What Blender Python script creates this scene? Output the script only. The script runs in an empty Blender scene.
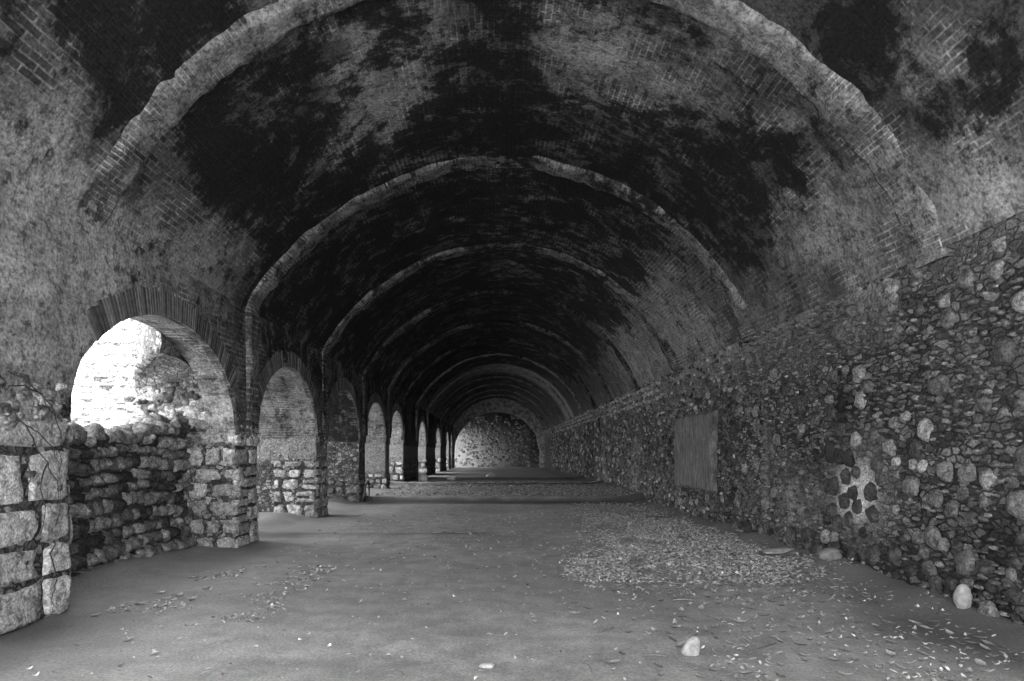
import bpy, math, random
import numpy as np
from mathutils import noise as mn, Vector

SC = bpy.context.scene
COL = SC.collection
rnd = random.Random(7)
PI = math.pi

# ------------------------------------------------------------------ dimensions (metres)
EYE = 1.6
F = 682.67                      # focal length in pixels of the 1024 px wide frame
CX, CZ, RAD = 0.08, 2.05, 4.88  # barrel vault: centre and radius
XT = -4.85
XL, XB, XR = -4.35, -5.85, 4.74 # left wall face, its outer face, right wall face
ZS, RISE = 1.92, 1.46           # arch springing height and rise
Y0, Y1 = -2.2, 73.0
SPRING_L = CZ + math.sqrt(RAD**2 - (XL-CX)**2)
SPRING_R = CZ + math.sqrt(RAD**2 - (4.66-CX)**2)
TH_R = math.atan2(SPRING_R-CZ, 4.66-CX)
TH_L = PI - math.atan2(SPRING_L-CZ, CX-XL)

PIERS = [(-2.2,-2.0),(1.0,2.0),(5.6,6.97),(11.4,12.4),(16.5,17.55),(21.6,22.6),(26.7,27.7),(31.8,37.8),
         (41.9,48.3),(52.6,58.6),(62.0,64.4),(66.4,69.0)]
RIB_Y = [43.0, 48.1, 53.2, 58.3, 63.4]
OPEN = [(PIERS[i][1], PIERS[i+1][0]) for i in range(len(PIERS)-1)]

# ------------------------------------------------------------------ helpers
def fbm(x, y, z=0.0, oct=4):
    return mn.fractal(Vector((x, y, z)), 1.0, 2.0, oct)

def sstep(a, b, x):
    t = min(1.0, max(0.0, (x-a)/(b-a)))
    return t*t*(3-2*t)

def floor_z(x, y):
    h = 0.018*fbm(x*0.7, y*0.7, 3.1, 3) + 0.012*fbm(x*2.3, y*2.3, 8.0, 3)
    if y > 12:
        e = 0.10*fbm(x*0.8, 1.0, 5.0, 3)
        h += 0.17*sstep(21.75+e, 21.95+e, y)*(1-sstep(30, 70, y)*0.95)
        h += 0.05*sstep(12.75+e, 12.83+e, y)*(1-sstep(13, 15.5, y))*(1-sstep(-0.6, 0.2, x))
        h += 0.07*sstep(29.6+e, 29.8+e, y)*(1-sstep(30, 34, y)) + 0.07*sstep(36.6, 36.8, y)*(1-sstep(37, 45, y))
    # dirt banked against the right wall and in the first arch
    h += (0.10+0.09*fbm(y*0.9, 2.2, 0, 2))*sstep(4.0, 4.75, x)*(1 if y > 5 else .5)
    h += 0.16*math.exp(-((x-4.5)/.35)**2-((y-9.2)/.7)**2)
    h += 0.16*sstep(-4.35, -5.1, x)*(0.6+0.4*math.sin(y*.9))*(1 if x > -6.2 else 0.6)
    return h

class MB:
    """collects vertices / faces / per-vertex values for ONE mesh"""
    def __init__(s):
        s.v = []; s.f = []; s.n = 0; s.a = {}; s.mi = []
    def add(s, verts, faces, mat=0, **attrs):
        verts = np.asarray(verts, dtype=np.float64)
        faces = [tuple(i + s.n for i in f) for f in faces]
        k = len(verts)
        s.v.append(verts); s.f.extend(faces); s.mi.extend([mat]*len(faces))
        for name in set(s.a) | set(attrs):
            if name not in s.a:
                s.a[name] = [np.zeros(s.n)]
            val = attrs.get(name, 0.0)
            s.a[name].append(np.full(k, val) if np.isscalar(val) else np.asarray(val, dtype=np.float64))
        s.n += k
    def grid(s, P, mat=0, flip=False, **attrs):
        """P: (nu, nv, 3) array"""
        nu, nv = P.shape[:2]
        fs = []
        for i in range(nu-1):
            for j in range(nv-1):
                q = (i*nv+j, (i+1)*nv+j, (i+1)*nv+j+1, i*nv+j+1)
                fs.append(q[::-1] if flip else q)
        at = {k: (v if np.isscalar(v) else np.asarray(v).reshape(-1)) for k, v in attrs.items()}
        s.add(P.reshape(-1, 3), fs, mat, **at)
    def build(s, name, mats, loc=(0, 0, 0), parent=None, smooth=True, uv=None):
        V = np.concatenate(s.v) - np.array(loc)
        me = bpy.data.meshes.new(name)
        me.from_pydata(V.tolist(), [], s.f)
        for m in (mats if isinstance(mats, (list, tuple)) else [mats]):
            me.materials.append(m)
        me.polygons.foreach_set('material_index', s.mi)
        if smooth:
            me.polygons.foreach_set('use_smooth', [True]*len(me.polygons))
        for k, ch in s.a.items():
            at = me.attributes.new(k, 'FLOAT', 'POINT')
            at.data.foreach_set('value', np.concatenate(ch).astype(np.float32))
        me.update()
        o = bpy.data.objects.new(name, me)
        COL.objects.link(o)
        o.location = loc
        if parent: o.parent = parent
        return o

def tag(o, label, cat, group=None, kind=None):
    o['label'] = label; o['category'] = cat
    if group: o['group'] = group
    if kind: o['kind'] = kind
    return o

def struct(o, label=None, cat=None, group=None):
    o['kind'] = 'structure'
    if label: o['label'] = label
    if cat: o['category'] = cat
    if group: o['group'] = group
    return o

# ------------------------------------------------------------------ node helpers
class NT:
    def __init__(s, name):
        s.m = bpy.data.materials.new(name); s.m.use_nodes = True
        s.t = s.m.node_tree
        s.b = s.t.nodes['Principled BSDF']
        s.b.inputs['Specular IOR Level'].default_value = 0.15
        s.b.inputs['Roughness'].default_value = 0.92
    def node(s, typ, **kw):
        n = s.t.nodes.new(typ)
        for k, v in kw.items(): setattr(n, k, v)
        return n
    def link(s, a, b): s.t.links.new(a, b)
    def put(s, sock, v):
        if isinstance(v, (int, float)):
            sock.default_value = (v, v, v, 1) if sock.type == 'RGBA' else v
        elif isinstance(v, tuple): sock.default_value = v
        else: s.link(v, sock)
    def pos(s):
        return s.node('ShaderNodeNewGeometry').outputs['Position']
    def obj(s):
        return s.node('ShaderNodeTexCoord').outputs['Object']
    def attr(s, name):
        return s.node('ShaderNodeAttribute', attribute_name=name).outputs['Fac']
    def scale(s, v, sc, off=(0, 0, 0)):
        n = s.node('ShaderNodeMapping'); s.link(v, n.inputs['Vector'])
        n.inputs['Scale'].default_value = sc; n.inputs['Location'].default_value = off
        return n.outputs['Vector']
    def noise(s, v, sc, det=6, rough=.6, dist=0.0):
        n = s.node('ShaderNodeTexNoise'); s.link(v, n.inputs['Vector'])
        n.inputs['Scale'].default_value = sc; n.inputs['Detail'].default_value = det
        n.inputs['Roughness'].default_value = rough; n.inputs['Distortion'].default_value = dist
        return n.outputs['Fac']
    def vor(s, v, sc, feature='F1', rand=1.0):
        n = s.node('ShaderNodeTexVoronoi', feature=feature); s.link(v, n.inputs['Vector'])
        n.inputs['Scale'].default_value = sc; n.inputs['Randomness'].default_value = rand
        return n
    def math(s, op, a, b=0.0, c=None, clamp=False):
        n = s.node('ShaderNodeMath', operation=op, use_clamp=clamp)
        s.put(n.inputs[0], a); s.put(n.inputs[1], b)
        if c is not None: s.put(n.inputs[2], c)
        return n.outputs[0]
    def ramp(s, v, a, b, lo=0.0, hi=1.0):
        n = s.node('ShaderNodeMapRange', interpolation_type='SMOOTHSTEP')
        s.put(n.inputs['Value'], v)
        n.inputs['From Min'].default_value = a; n.inputs['From Max'].default_value = b
        n.inputs['To Min'].default_value = lo; n.inputs['To Max'].default_value = hi
        return n.outputs['Result']
    def mix(s, f, a, b):
        """float mix"""
        n = s.node('ShaderNodeMix', data_type='FLOAT')
        s.put(n.inputs[0], f); s.put(n.inputs[2], a); s.put(n.inputs[3], b)
        return n.outputs[0]
    def finish(s, val, height=None, dist=0.02, strength=1.0, rough=None):
        c = s.node('ShaderNodeCombineColor')
        for i in range(3): s.put(c.inputs[i], val)
        s.link(c.outputs[0], s.b.inputs['Base Color'])
        if height is not None:
            bp = s.node('ShaderNodeBump'); bp.inputs['Distance'].default_value = dist
            bp.inputs['Strength'].default_value = strength
            s.put(bp.inputs['Height'], height); s.link(bp.outputs[0], s.b.inputs['Normal'])
        if rough is not None: s.put(s.b.inputs['Roughness'], rough)
        return s.m

# ------------------------------------------------------------------ materials
def mat_vault(name):
    """old thin brick, patchy lime wash, painted light and shade, soot; attributes au/av = metres along / across the courses"""
    n = NT(name)
    cb = n.node('ShaderNodeCombineXYZ')
    n.put(cb.inputs[0], n.attr('au')); n.put(cb.inputs[1], n.attr('av'))
    uv = cb.outputs[0]
    p = n.pos()
    wob = n.node('ShaderNodeTexNoise'); n.link(uv, wob.inputs['Vector']); wob.inputs['Scale'].default_value = 2.5; wob.inputs['Detail'].default_value = 3
    va = n.node('ShaderNodeVectorMath', operation='MULTIPLY_ADD')
    n.link(wob.outputs['Color'], va.inputs[0]); va.inputs[1].default_value = (.03, .03, 0); n.link(uv, va.inputs[2])
    br = n.node('ShaderNodeTexBrick', offset=.5); n.link(va.outputs[0], br.inputs['Vector'])
    for k, v in (('Color1', (.35,)*3+(1,)), ('Color2', (1,)*3+(1,)), ('Mortar', (0, 0, 0, 1))): br.inputs[k].default_value = v
    for k, v in (('Scale', 1.0), ('Mortar Size', .013), ('Mortar Smooth', .35), ('Brick Width', .27), ('Row Height', .078)): br.inputs[k].default_value = v
    mort = br.outputs['Fac']
    bcol = n.math('MULTIPLY', br.outputs['Color'], .085)
    P, S = n.attr('pale'), n.attr('soot')
    big = n.ramp(n.noise(p, .8, 9, .70, .3), .30, .70)
    mid = n.noise(uv, 2.3, 7, .7)
    midc = n.ramp(mid, .30, .70)
    streak = n.ramp(n.noise(n.scale(uv, (5.5, .9, 1)), 1.0, 7, .68), .30, .70)
    fine = n.noise(p, 26, 5, .72)
    pm = n.math('ADD', n.math('MULTIPLY', P, .42), n.math('ADD', n.math('MULTIPLY', big, .42), n.math('ADD', n.math('MULTIPLY', midc, .34), n.math('MULTIPLY', streak, .22))))
    pm = n.ramp(pm, .52, .90)
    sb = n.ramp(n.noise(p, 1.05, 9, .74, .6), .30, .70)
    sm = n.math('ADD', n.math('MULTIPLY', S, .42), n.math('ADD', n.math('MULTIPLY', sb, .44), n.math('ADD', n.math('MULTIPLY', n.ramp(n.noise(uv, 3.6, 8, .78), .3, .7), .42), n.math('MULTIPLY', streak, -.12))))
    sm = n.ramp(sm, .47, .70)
    pits = n.ramp(n.noise(p, 8.5, 7, .75), .38, .50)
    show = n.ramp(n.noise(p, 1.3, 6, .65), .40, .58)
    show = n.math('MULTIPLY', show, n.ramp(P, .95, 1.5, 1.0, .25))
    mort = n.math('MULTIPLY', mort, show)
    brickc = n.mix(mort, n.mix(show, .055, bcol), n.math('MULTIPLY_ADD', pm, .24, .10))
    plaster = n.math('MULTIPLY', n.math('MULTIPLY_ADD', midc, .14, .11), n.math('MULTIPLY_ADD', P, .85, .42))
    plaster = n.math('MULTIPLY', plaster, n.mix(mort, n.mix(show, .95, .66), 1.55))
    plaster = n.math('MULTIPLY', plaster, n.mix(pits, .38, 1.0))
    lost = n.math('MULTIPLY', n.ramp(br.outputs['Color'], .48, .40), n.math('MULTIPLY', show, n.ramp(n.noise(p, 2.0, 5, .6), .42, .56)))
    plaster = n.mix(n.math('MULTIPLY', lost, .8), plaster, .02)
    c = n.mix(n.math('MULTIPLY', pm, .92), brickc, plaster)
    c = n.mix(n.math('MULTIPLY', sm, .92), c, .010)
    c = n.math('MULTIPLY', c, n.ramp(fine, .28, .72, .42, 1.55))
    h = n.math('ADD', n.math('MULTIPLY', n.math('SUBTRACT', 1.0, mort), n.mix(pm, .5, .2)),
               n.math('ADD', n.math('MULTIPLY', mid, .8), n.math('MULTIPLY', fine, .35)))
    return n.finish(c, h, .03, .85)

def mat_stone(name, k=1.0, chips=(7, 7, 13), mort_lo=.03, mort_hi=.16):
    """rubble masonry: attribute stone=1 on set stones (tone = its own colour), 0 on the mortar and chips; limy = pale lime mortar, plus painted light on the end wall"""
    n = NT(name)
    p = n.pos()
    st, tone, limy = n.attr('stone'), n.attr('tone'), n.attr('limy')
    q = n.scale(p, chips)
    d = n.node('ShaderNodeTexNoise'); n.link(p, d.inputs['Vector']); d.inputs['Scale'].default_value = 9; d.inputs['Detail'].default_value = 3
    va = n.node('ShaderNodeVectorMath', operation='MULTIPLY_ADD')
    n.link(d.outputs['Color'], va.inputs[0]); va.inputs[1].default_value = (.7, .7, .7); n.link(q, va.inputs[2])
    v1 = n.vor(va.outputs[0], 1.0); ve = n.vor(va.outputs[0], 1.0, 'DISTANCE_TO_EDGE')
    sep = n.node('ShaderNodeSeparateColor'); n.link(v1.outputs['Color'], sep.inputs[0])
    edge = n.ramp(ve.outputs['Distance'], .02, .16)
    chip = n.mix(edge, mort_lo*.7, n.math('MULTIPLY_ADD', n.math('POWER', sep.outputs[0], 1.6), mort_hi, mort_lo))
    mid = n.noise(p, 3.0, 8, .7); fine = n.noise(p, 38, 6, .7); blot = n.noise(p, 11, 7, .7, .4)
    chip = n.math('MULTIPLY', chip, n.ramp(mid, .3, .7, .45, 1.5))
    lim = n.math('MULTIPLY', limy, n.ramp(blot, .25, .5), clamp=True)
    chip = n.mix(lim, chip, n.math('MULTIPLY', n.math('MULTIPLY_ADD', blot, .3, .12), n.ramp(limy, .6, 2.0, .8, 1.9)))
    stone = n.math('MULTIPLY', tone, n.ramp(blot, .3, .68, .32, 1.42))
    stone = n.math('ADD', stone, n.ramp(n.noise(p, 5.5, 8, .75), .6, .75, 0, .05))
    c = n.mix(st, chip, stone)
    c = n.math('MULTIPLY', c, n.ramp(fine, .3, .7, .42*k, 1.6*k))
    damp = n.attr('soot')
    c = n.mix(n.math('MULTIPLY', damp, n.ramp(mid, .3, .62)), c, .012)
    h = n.math('ADD', n.math('MULTIPLY', n.mix(st, edge, .8), .55), n.math('ADD', n.math('MULTIPLY', blot, .5), n.math('MULTIPLY', fine, .25)))
    return n.finish(c, h, .035, .9)

def mat_floor():
    n = NT('dirt_floor'); p = n.pos()
    big = n.noise(p, .45, 6, .6); mid = n.noise(p, 3.2, 8, .68); fine = n.noise(p, 45, 6, .75)
    c = n.math('MULTIPLY', n.ramp(big, .25, .75, .24, .36), n.ramp(mid, .3, .7, .76, 1.22))
    sm = n.attr('damp')  # damp also carries the painted shade on the floor
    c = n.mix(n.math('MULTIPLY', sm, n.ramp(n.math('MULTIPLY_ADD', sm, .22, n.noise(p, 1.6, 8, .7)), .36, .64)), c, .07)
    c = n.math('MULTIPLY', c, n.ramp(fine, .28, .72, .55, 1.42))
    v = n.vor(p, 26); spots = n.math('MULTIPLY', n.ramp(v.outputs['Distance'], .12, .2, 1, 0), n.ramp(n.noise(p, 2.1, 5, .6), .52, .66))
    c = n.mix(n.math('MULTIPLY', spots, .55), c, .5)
    h = n.math('ADD', n.math('MULTIPLY', mid, .8), n.math('ADD', n.math('MULTIPLY', fine, .22), n.math('MULTIPLY', spots, .35)))
    n.b.inputs['Specular IOR Level'].default_value = .5
    return n.finish(c, h, .02, .7, .62)

def mat_plain(name, lo, hi, sc=14, bump=.01, streak=None):
    n = NT(name); p = n.obj()
    q = n.scale(p, streak) if streak else p
    a = n.noise(q, sc, 7, .68, .2); f = n.noise(p, sc*5, 5, .7)
    c = n.math('MULTIPLY', n.ramp(a, .3, .7, lo, hi), n.ramp(f, .3, .7, .75, 1.25))
    return n.finish(c, n.math('ADD', a, n.math('MULTIPLY', f, .3)), bump, .8)

def mat_tone(name, sc=30):
    n = NT(name); p = n.obj()
    c = n.math('MULTIPLY', n.attr('tone'), n.ramp(n.noise(p, sc, 5, .65), .3, .7, .7, 1.25))
    return n.finish(c, n.noise(p, sc*2, 4, .6), .004, .6)

M_VAULT = mat_vault('sooty_brick')
M_RUB = mat_stone('rubble_masonry')
M_BLOCK = mat_stone('pale_block_masonry', 1.0, (9, 9, 11), .06, .20)
M_DIRT = mat_floor()
M_RIB = mat_plain('lime_plaster_rib', .05, .30, 3.2, .04)
M_SOFF = mat_plain('arch_soffit_plaster', .10, .34, 2.6, .05, (.6, 1.6, 3.2))
M_PANEL = mat_plain('streaked_plaster', .045, .14, 3.0, .05, (1, 3.5, .7))
M_LEAF = mat_tone('dry_leaf', 20)
M_BRICK = mat_tone('thin_brick', 9)
M_VINE = mat_plain('dry_root', .02, .07, 12, .01)
M_TWIG = mat_plain('twig_bark', .06, .20, 18, .005)
M_PEB = mat_tone('loose_stone', 16)
M_GROUND = mat_plain('yard_earth', .22, .34, 1.2, .03)

# ------------------------------------------------------------------ vault stains: placed on the brick by where they lie on the vault
def on_vault(px, py):
    """where a line of sight meets the vault -> (angle, y)"""
    dx, dz = (px-497.0)/F, (452.0-py)/F
    # (t dx - CX)^2 + (t dz + EYE - CZ)^2 = RAD^2
    b0 = EYE-CZ
    A = dx*dx+dz*dz; B = -2*dx*CX+2*dz*b0; C_ = CX*CX+b0*b0-RAD*RAD
    t = (-B+math.sqrt(B*B-4*A*C_))/(2*A)
    return math.atan2(t*dz+b0, t*dx-CX), t
PALE = [(40,90,55,.6),(45,170,60,.8),(20,250,70,1.2),(110,215,45,.6),(160,250,50,.7),(60,300,60,1.2),(190,285,40,.6),
        (400,90,55,.75),(350,55,45,.6),(440,40,45,.6),(370,130,45,.8),(330,150,35,.6),(600,45,50,.8),(650,85,45,.8),(575,90,40,.5),
        (700,110,45,.5),(720,30,40,.6),(560,20,40,.6),(510,205,40,.5),(430,215,30,.5),(520,262,45,.55),(580,265,35,.5),(275,205,30,.5),(230,240,35,.5),
        (650,285,40,.7),(690,330,40,.8),(820,195,55,.5),(870,250,60,.5),(800,240,45,.5),(960,170,55,.85),(940,50,40,.6),(1000,200,40,.8),(985,60,30,.3),
        (790,120,14,.9),(765,125,12,.8),(905,60,30,.6),(610,330,40,.7),(640,360,30,.8),(330,215,16,.5),(400,370,12,.6),(260,20,30,.5)]
SOOT = [(60,45,55,.7),(150,70,45,.6),(110,120,30,.5),(255,130,55,1),(210,60,45,.9),(120,40,40,.7),(320,60,20,.5),(780,170,45,.9),(750,240,40,.9),(700,190,50,1),(650,180,45,.9),(330,240,60,1),(590,220,60,1),
        (470,300,90,1.1),(400,270,70,1),(300,300,40,.8),(250,180,40,.8),(860,40,45,.9),(945,115,45,1),(500,60,35,.6),(470,120,40,.6),(530,160,40,.7),
        (1000,60,45,.9),(600,300,45,.8),(560,345,40,.8),(420,340,50,.9),(350,330,40,.9),(830,90,25,.5),(400,20,30,.5),(500,140,25,.5)]
def spread(L):
    out = []
    for px, py, r, w in L:
        th, y = on_vault(px, py)
        out.append((th, y, r*y/F/RAD*1.05, max(.25, r*y*y/F/RAD*.9), w))
    return out
PALE_V, SOOT_V = spread(PALE), spread(SOOT)
def stain(th, y, L):
    s = np.zeros_like(th)
    for t0, y0, a, b, w in L:
        s += w*np.exp(-((th-t0)/a)**2-((y-y0)/b)**2)
    return s

# ------------------------------------------------------------------ ceiling (vault)
ys = np.concatenate([np.arange(Y0, 4, .4), np.arange(4, 26, .12), np.arange(26, 45, .3), np.arange(45, Y1+.01, .6)])
ths = np.linspace(TH_R, TH_L, 170)
TT, YY = np.meshgrid(ths, ys, indexing='ij')
disp = np.empty_like(TT)
for i in range(TT.shape[0]):
    for j in range(TT.shape[1]):
        a = TT[i, j]*RAD
        disp[i, j] = .035*mn.fractal(Vector((a*.8, YY[i, j]*.8, 4.)), 1., 2., 4)
edge = np.minimum(TT-TH_R, TH_L-TT)
disp *= np.clip(edge/.08, 0, 1)
R_ = RAD+disp
X = CX+R_*np.cos(TT); Z = CZ+R_*np.sin(TT)
pale = stain(TT, YY, PALE_V) + .42*np.clip(1-(TT-TH_R)/.34, 0, 1)*(YY < 60) + .35*np.clip(1-(TH_L-TT)/.4, 0, 1) + 1.5*np.clip((YY-41)/.5, 0, 1)*np.clip((47-YY)/2, 0, 1)*(.6+.4*np.sin(TT*2))  # pale ring past the blind bay is painted light from an opening
soot = .45*np.exp(-((TT-1.62)/.75)**2) + stain(TT, YY, SOOT_V) + .35*np.clip((TT-1.7)/.8, 0, 1)*np.clip((YY-9)/6, 0, 1) + .3*np.clip((YY-13)/10, 0, 1)*np.exp(-((TT-1.65)/.8)**2)  # left side farther in is also darkened, as painted low light
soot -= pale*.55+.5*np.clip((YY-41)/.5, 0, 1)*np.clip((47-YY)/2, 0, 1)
mb = MB()
mb.grid(np.stack([X, YY, Z], -1), pale=np.clip(pale, 0, 1.5), soot=np.clip(soot, 0, .8), au=YY, av=TT*RAD)  # soot also carries the painted low light on the left
# outer masonry of the vault
to = np.linspace(0.0, PI-.64, 40)
T2, Y2 = np.meshgrid(to, np.array([Y0, Y1]), indexing='ij')
mb.grid(np.stack([CX+5.9*np.cos(T2), Y2, CZ+.6+5.5*np.sin(T2)], -1), flip=True, au=Y2, av=T2*5.6)
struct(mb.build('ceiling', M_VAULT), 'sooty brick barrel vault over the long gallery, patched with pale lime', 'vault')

# ------------------------------------------------------------------ left arcade wall (above the piers) and arches
def arch_z(y, o):
    m, h = (o[0]+o[1])/2, (o[1]-o[0])/2
    return ZS + RISE*math.sqrt(max(0., 1-((y-m)/h)**2))
mb = MB(); cols = []
for i, p in enumerate(PIERS):
    for y in np.linspace(p[0], p[1], 14 if p[1]-p[0] > 2 else 7): cols.append((y, ZS-.02))
    if i < len(OPEN):
        o = OPEN[i]; m, h = (o[0]+o[1])/2, (o[1]-o[0])/2
        for a in np.linspace(PI, 0, 46)[1:-1]:
            y = m+h*math.cos(a); cols.append((y, arch_z(y, o)))
nv = 22
P = np.zeros((len(cols), nv, 3))
for i, (y, z0) in enumerate(cols):
    for j in range(nv):
        t = j/(nv-1); z = z0+(SPRING_L-z0)*t
        w = .03*fbm(y*1.1, z*1.1, 2., 4)*min(1, (1-t)*6)
        lip = .05*math.exp(-(z-z0)/.05) if z0 > ZS else 0
        P[i, j] = (XL+w-lip, y, z)
YYw, ZZw = P[..., 1], P[..., 2]
pal = 1.05*np.clip((11.6-YYw)/4, 0, 1) + .5 + .12*np.sin(YYw*1.7)  # near stretch painted paler to stand in for stronger light
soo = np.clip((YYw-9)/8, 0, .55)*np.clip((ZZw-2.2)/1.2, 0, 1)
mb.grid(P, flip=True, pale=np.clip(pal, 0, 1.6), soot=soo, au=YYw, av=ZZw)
B = P.copy(); B[..., 0] = XB; B[(P[:, 0, 1] > OPEN[2][0]+.01) & (P[:, 0, 1] < OPEN[2][1]-.01), :, 0] = XT
for i, (y, z0) in enumerate(cols): B[i, :, 2] = np.linspace(z0, 6.2, nv)
mb.grid(B, pale=.8, au=B[..., 1], av=B[..., 2])
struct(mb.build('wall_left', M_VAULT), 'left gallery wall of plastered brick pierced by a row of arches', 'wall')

# intrados of each arch + ring of thin bricks round each opening
for k, o in enumerate(OPEN):
    if k < 1: continue
    m, h = (o[0]+o[1])/2, (o[1]-o[0])/2
    mb = MB()
    an = np.linspace(PI, 0, 44); xs = np.linspace(XL-.03, XT if k == 2 else XB, 16)
    P = np.zeros((len(an), len(xs), 3))
    for i, a in enumerate(an):
        for j, x in enumerate(xs):
            w = .025*fbm(a*3, x*2, k*7., 4)
            P[i, j] = (x, m+(h-w)*math.cos(a), ZS+(RISE-w)*math.sin(a))
    av = np.repeat(an[:, None]*1.8, len(xs), 1)
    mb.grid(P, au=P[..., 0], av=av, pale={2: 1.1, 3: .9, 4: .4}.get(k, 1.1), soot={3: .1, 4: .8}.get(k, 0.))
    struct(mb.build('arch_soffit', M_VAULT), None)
    if k > 8 or k == 1: continue
    # voussoirs
    mb = MB(); nb = 92
    L = [0.0]; aa = np.linspace(PI, 0, 400)
    for i in range(1, 400): L.append(L[-1]+math.hypot(h*(math.cos(aa[i])-math.cos(aa[i-1])), RISE*(math.sin(aa[i])-math.sin(aa[i-1]))))
    L = np.array(L)
    for b in range(nb):
        a0, a1 = np.interp([(b+.12)/nb*L[-1], (b+.88)/nb*L[-1]], L, aa)
        if k == 2 and not .16*PI < a0 < .80*PI: continue
        dep = .012+.012*rnd.random(); ln = .30+.05*rnd.random(); tone = rnd.uniform(.05, .16)
        pts = []
        for x in (XL+dep, XL-.12):
            for a, r in ((a0, 0), (a1, 0), (a1, ln), (a0, ln)):
                c_, s_ = math.cos(a), math.sin(a)
                nx, nz = c_/h, s_/RISE; q = math.hypot(nx, nz)
                pts.append((x, m+h*c_+nx/q*(r+.004), ZS+RISE*s_+nz/q*(r+.004)))
        mb.add(pts, [(3, 2, 1, 0), (4, 5, 6, 7), (0, 1, 5, 4), (1, 2, 6, 5), (2, 3, 7, 6), (3, 0, 4, 7)], tone=tone)
    ordn = ['', '', 'nearest arch', 'second arch', 'third arch', 'fourth arch', 'fifth arch', 'sixth arch', 'seventh arch'][k]
    if ordn:
        struct(mb.build('arch_ring', M_BRICK, smooth=False), 'ring of thin upright bricks around the head of the %s on the left' % ordn, 'arch', 'brick arch rings of the left arcade')

# ------------------------------------------------------------------ stone maker
def stone_template(n):
    u = np.linspace(-1, 1, n)
    U, V = np.meshgrid(u, u, indexing='ij')
    fs = [(i*n+j, (i+1)*n+j, (i+1)*n+j+1, i*n+j+1) for i in range(n-1) for j in range(n-1)]
    return U, V, np.maximum(np.abs(U), np.abs(V)), fs
TPL = {n: stone_template(n) for n in (5, 7, 9, 13)}
def stone(mb, c, ax, ay, az, w, h, d, rounding, tone, n=7, rough=.12, e=3.0, sink=.03, mat=0):
    """a stone set in a wall: centre c on the wall face, ax/ay in-plane, az outward"""
    U, V, Mx, fs = TPL[n]
    cu = U*np.sqrt(1-V*V/2); cv = V*np.sqrt(1-U*U/2)
    k = rounding
    x = (U*(1-k)+cu*k); y = (V*(1-k)+cv*k)
    ph = [rnd.uniform(0, 6.3) for _ in range(5)]
    ang = np.arctan2(y, x)
    rr = 1+rough*(.6*np.sin(2*ang+ph[0])+.5*np.sin(3*ang+ph[1])+.35*np.sin(5*ang+ph[2]))*Mx
    H = np.sqrt(np.clip(1-Mx**e, 0, 1))*(1+.22*np.sin(2.3*x+ph[3])*np.cos(2.6*y+ph[4])+rough*.5*np.sin(5*x+ph[0])*np.sin(4*y+ph[2])) 
    x = x*rr*w/2; y = y*rr*h/2; z = -sink+H*(d+sink)
    P = np.array(c)+x[..., None]*np.array(ax)+y[..., None]*np.array(ay)+z[..., None]*np.array(az)
    mb.add(P.reshape(-1, 3), fs, mat, tone=tone, stone=1.0)

def courses(w, h, rows, wr, gap):
    """split a w x h face into rough courses -> (cx, cy, w, h)"""
    out = []; y = 0
    while y < h-.04:
        rh = min(rnd.uniform(*rows), h-y)
        if h-y-rh < rows[0]*.5: rh = h-y
        x = -rnd.uniform(0, .1)
        while x < w-.03:
            sw = min(rnd.uniform(*wr)*(.7+.3*rh/rows[1]), w-x)
            if w-x-sw < wr[0]*.5: sw = w-x
            if sw > wr[0]*1.6 and rh > rows[0]*1.2 and rnd.random() < .22:     # split into two flat stones
                q = rnd.uniform(.35, .65)
                out.append((x+sw/2, y+rh*q/2, sw-gap, rh*q-gap)); out.append((x+sw/2, y+rh*(q+1)/2, sw-gap, rh*(1-q)-gap))
            else:
                out.append((x+sw/2, y+rh/2, sw-gap, rh-gap*rnd.uniform(.7, 1.6)))
            x += sw
        y += rh
    return out

def noisy_slab(mb, o, ax, ay, az, w, h, st, amp, mat=0, zlime=None, **attrs):
    nu, nv = max(2, int(w/st)+1), max(2, int(h/st)+1)
    P = np.zeros((nu, nv, 3)); o, ax, ay, az = map(np.array, (o, ax, ay, az))
    for i in range(nu):
        for j in range(nv):
            q = o+ax*(w*i/(nu-1))+ay*(h*j/(nv-1))
            P[i, j] = q+az*amp*mn.fractal(Vector(q*3.1), 1., 2., 4)
    if zlime is not None: attrs['limy'] = np.clip((P[..., 2]-zlime)/.15, 0, .8)
    mb.grid(P, mat, **attrs)

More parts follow.
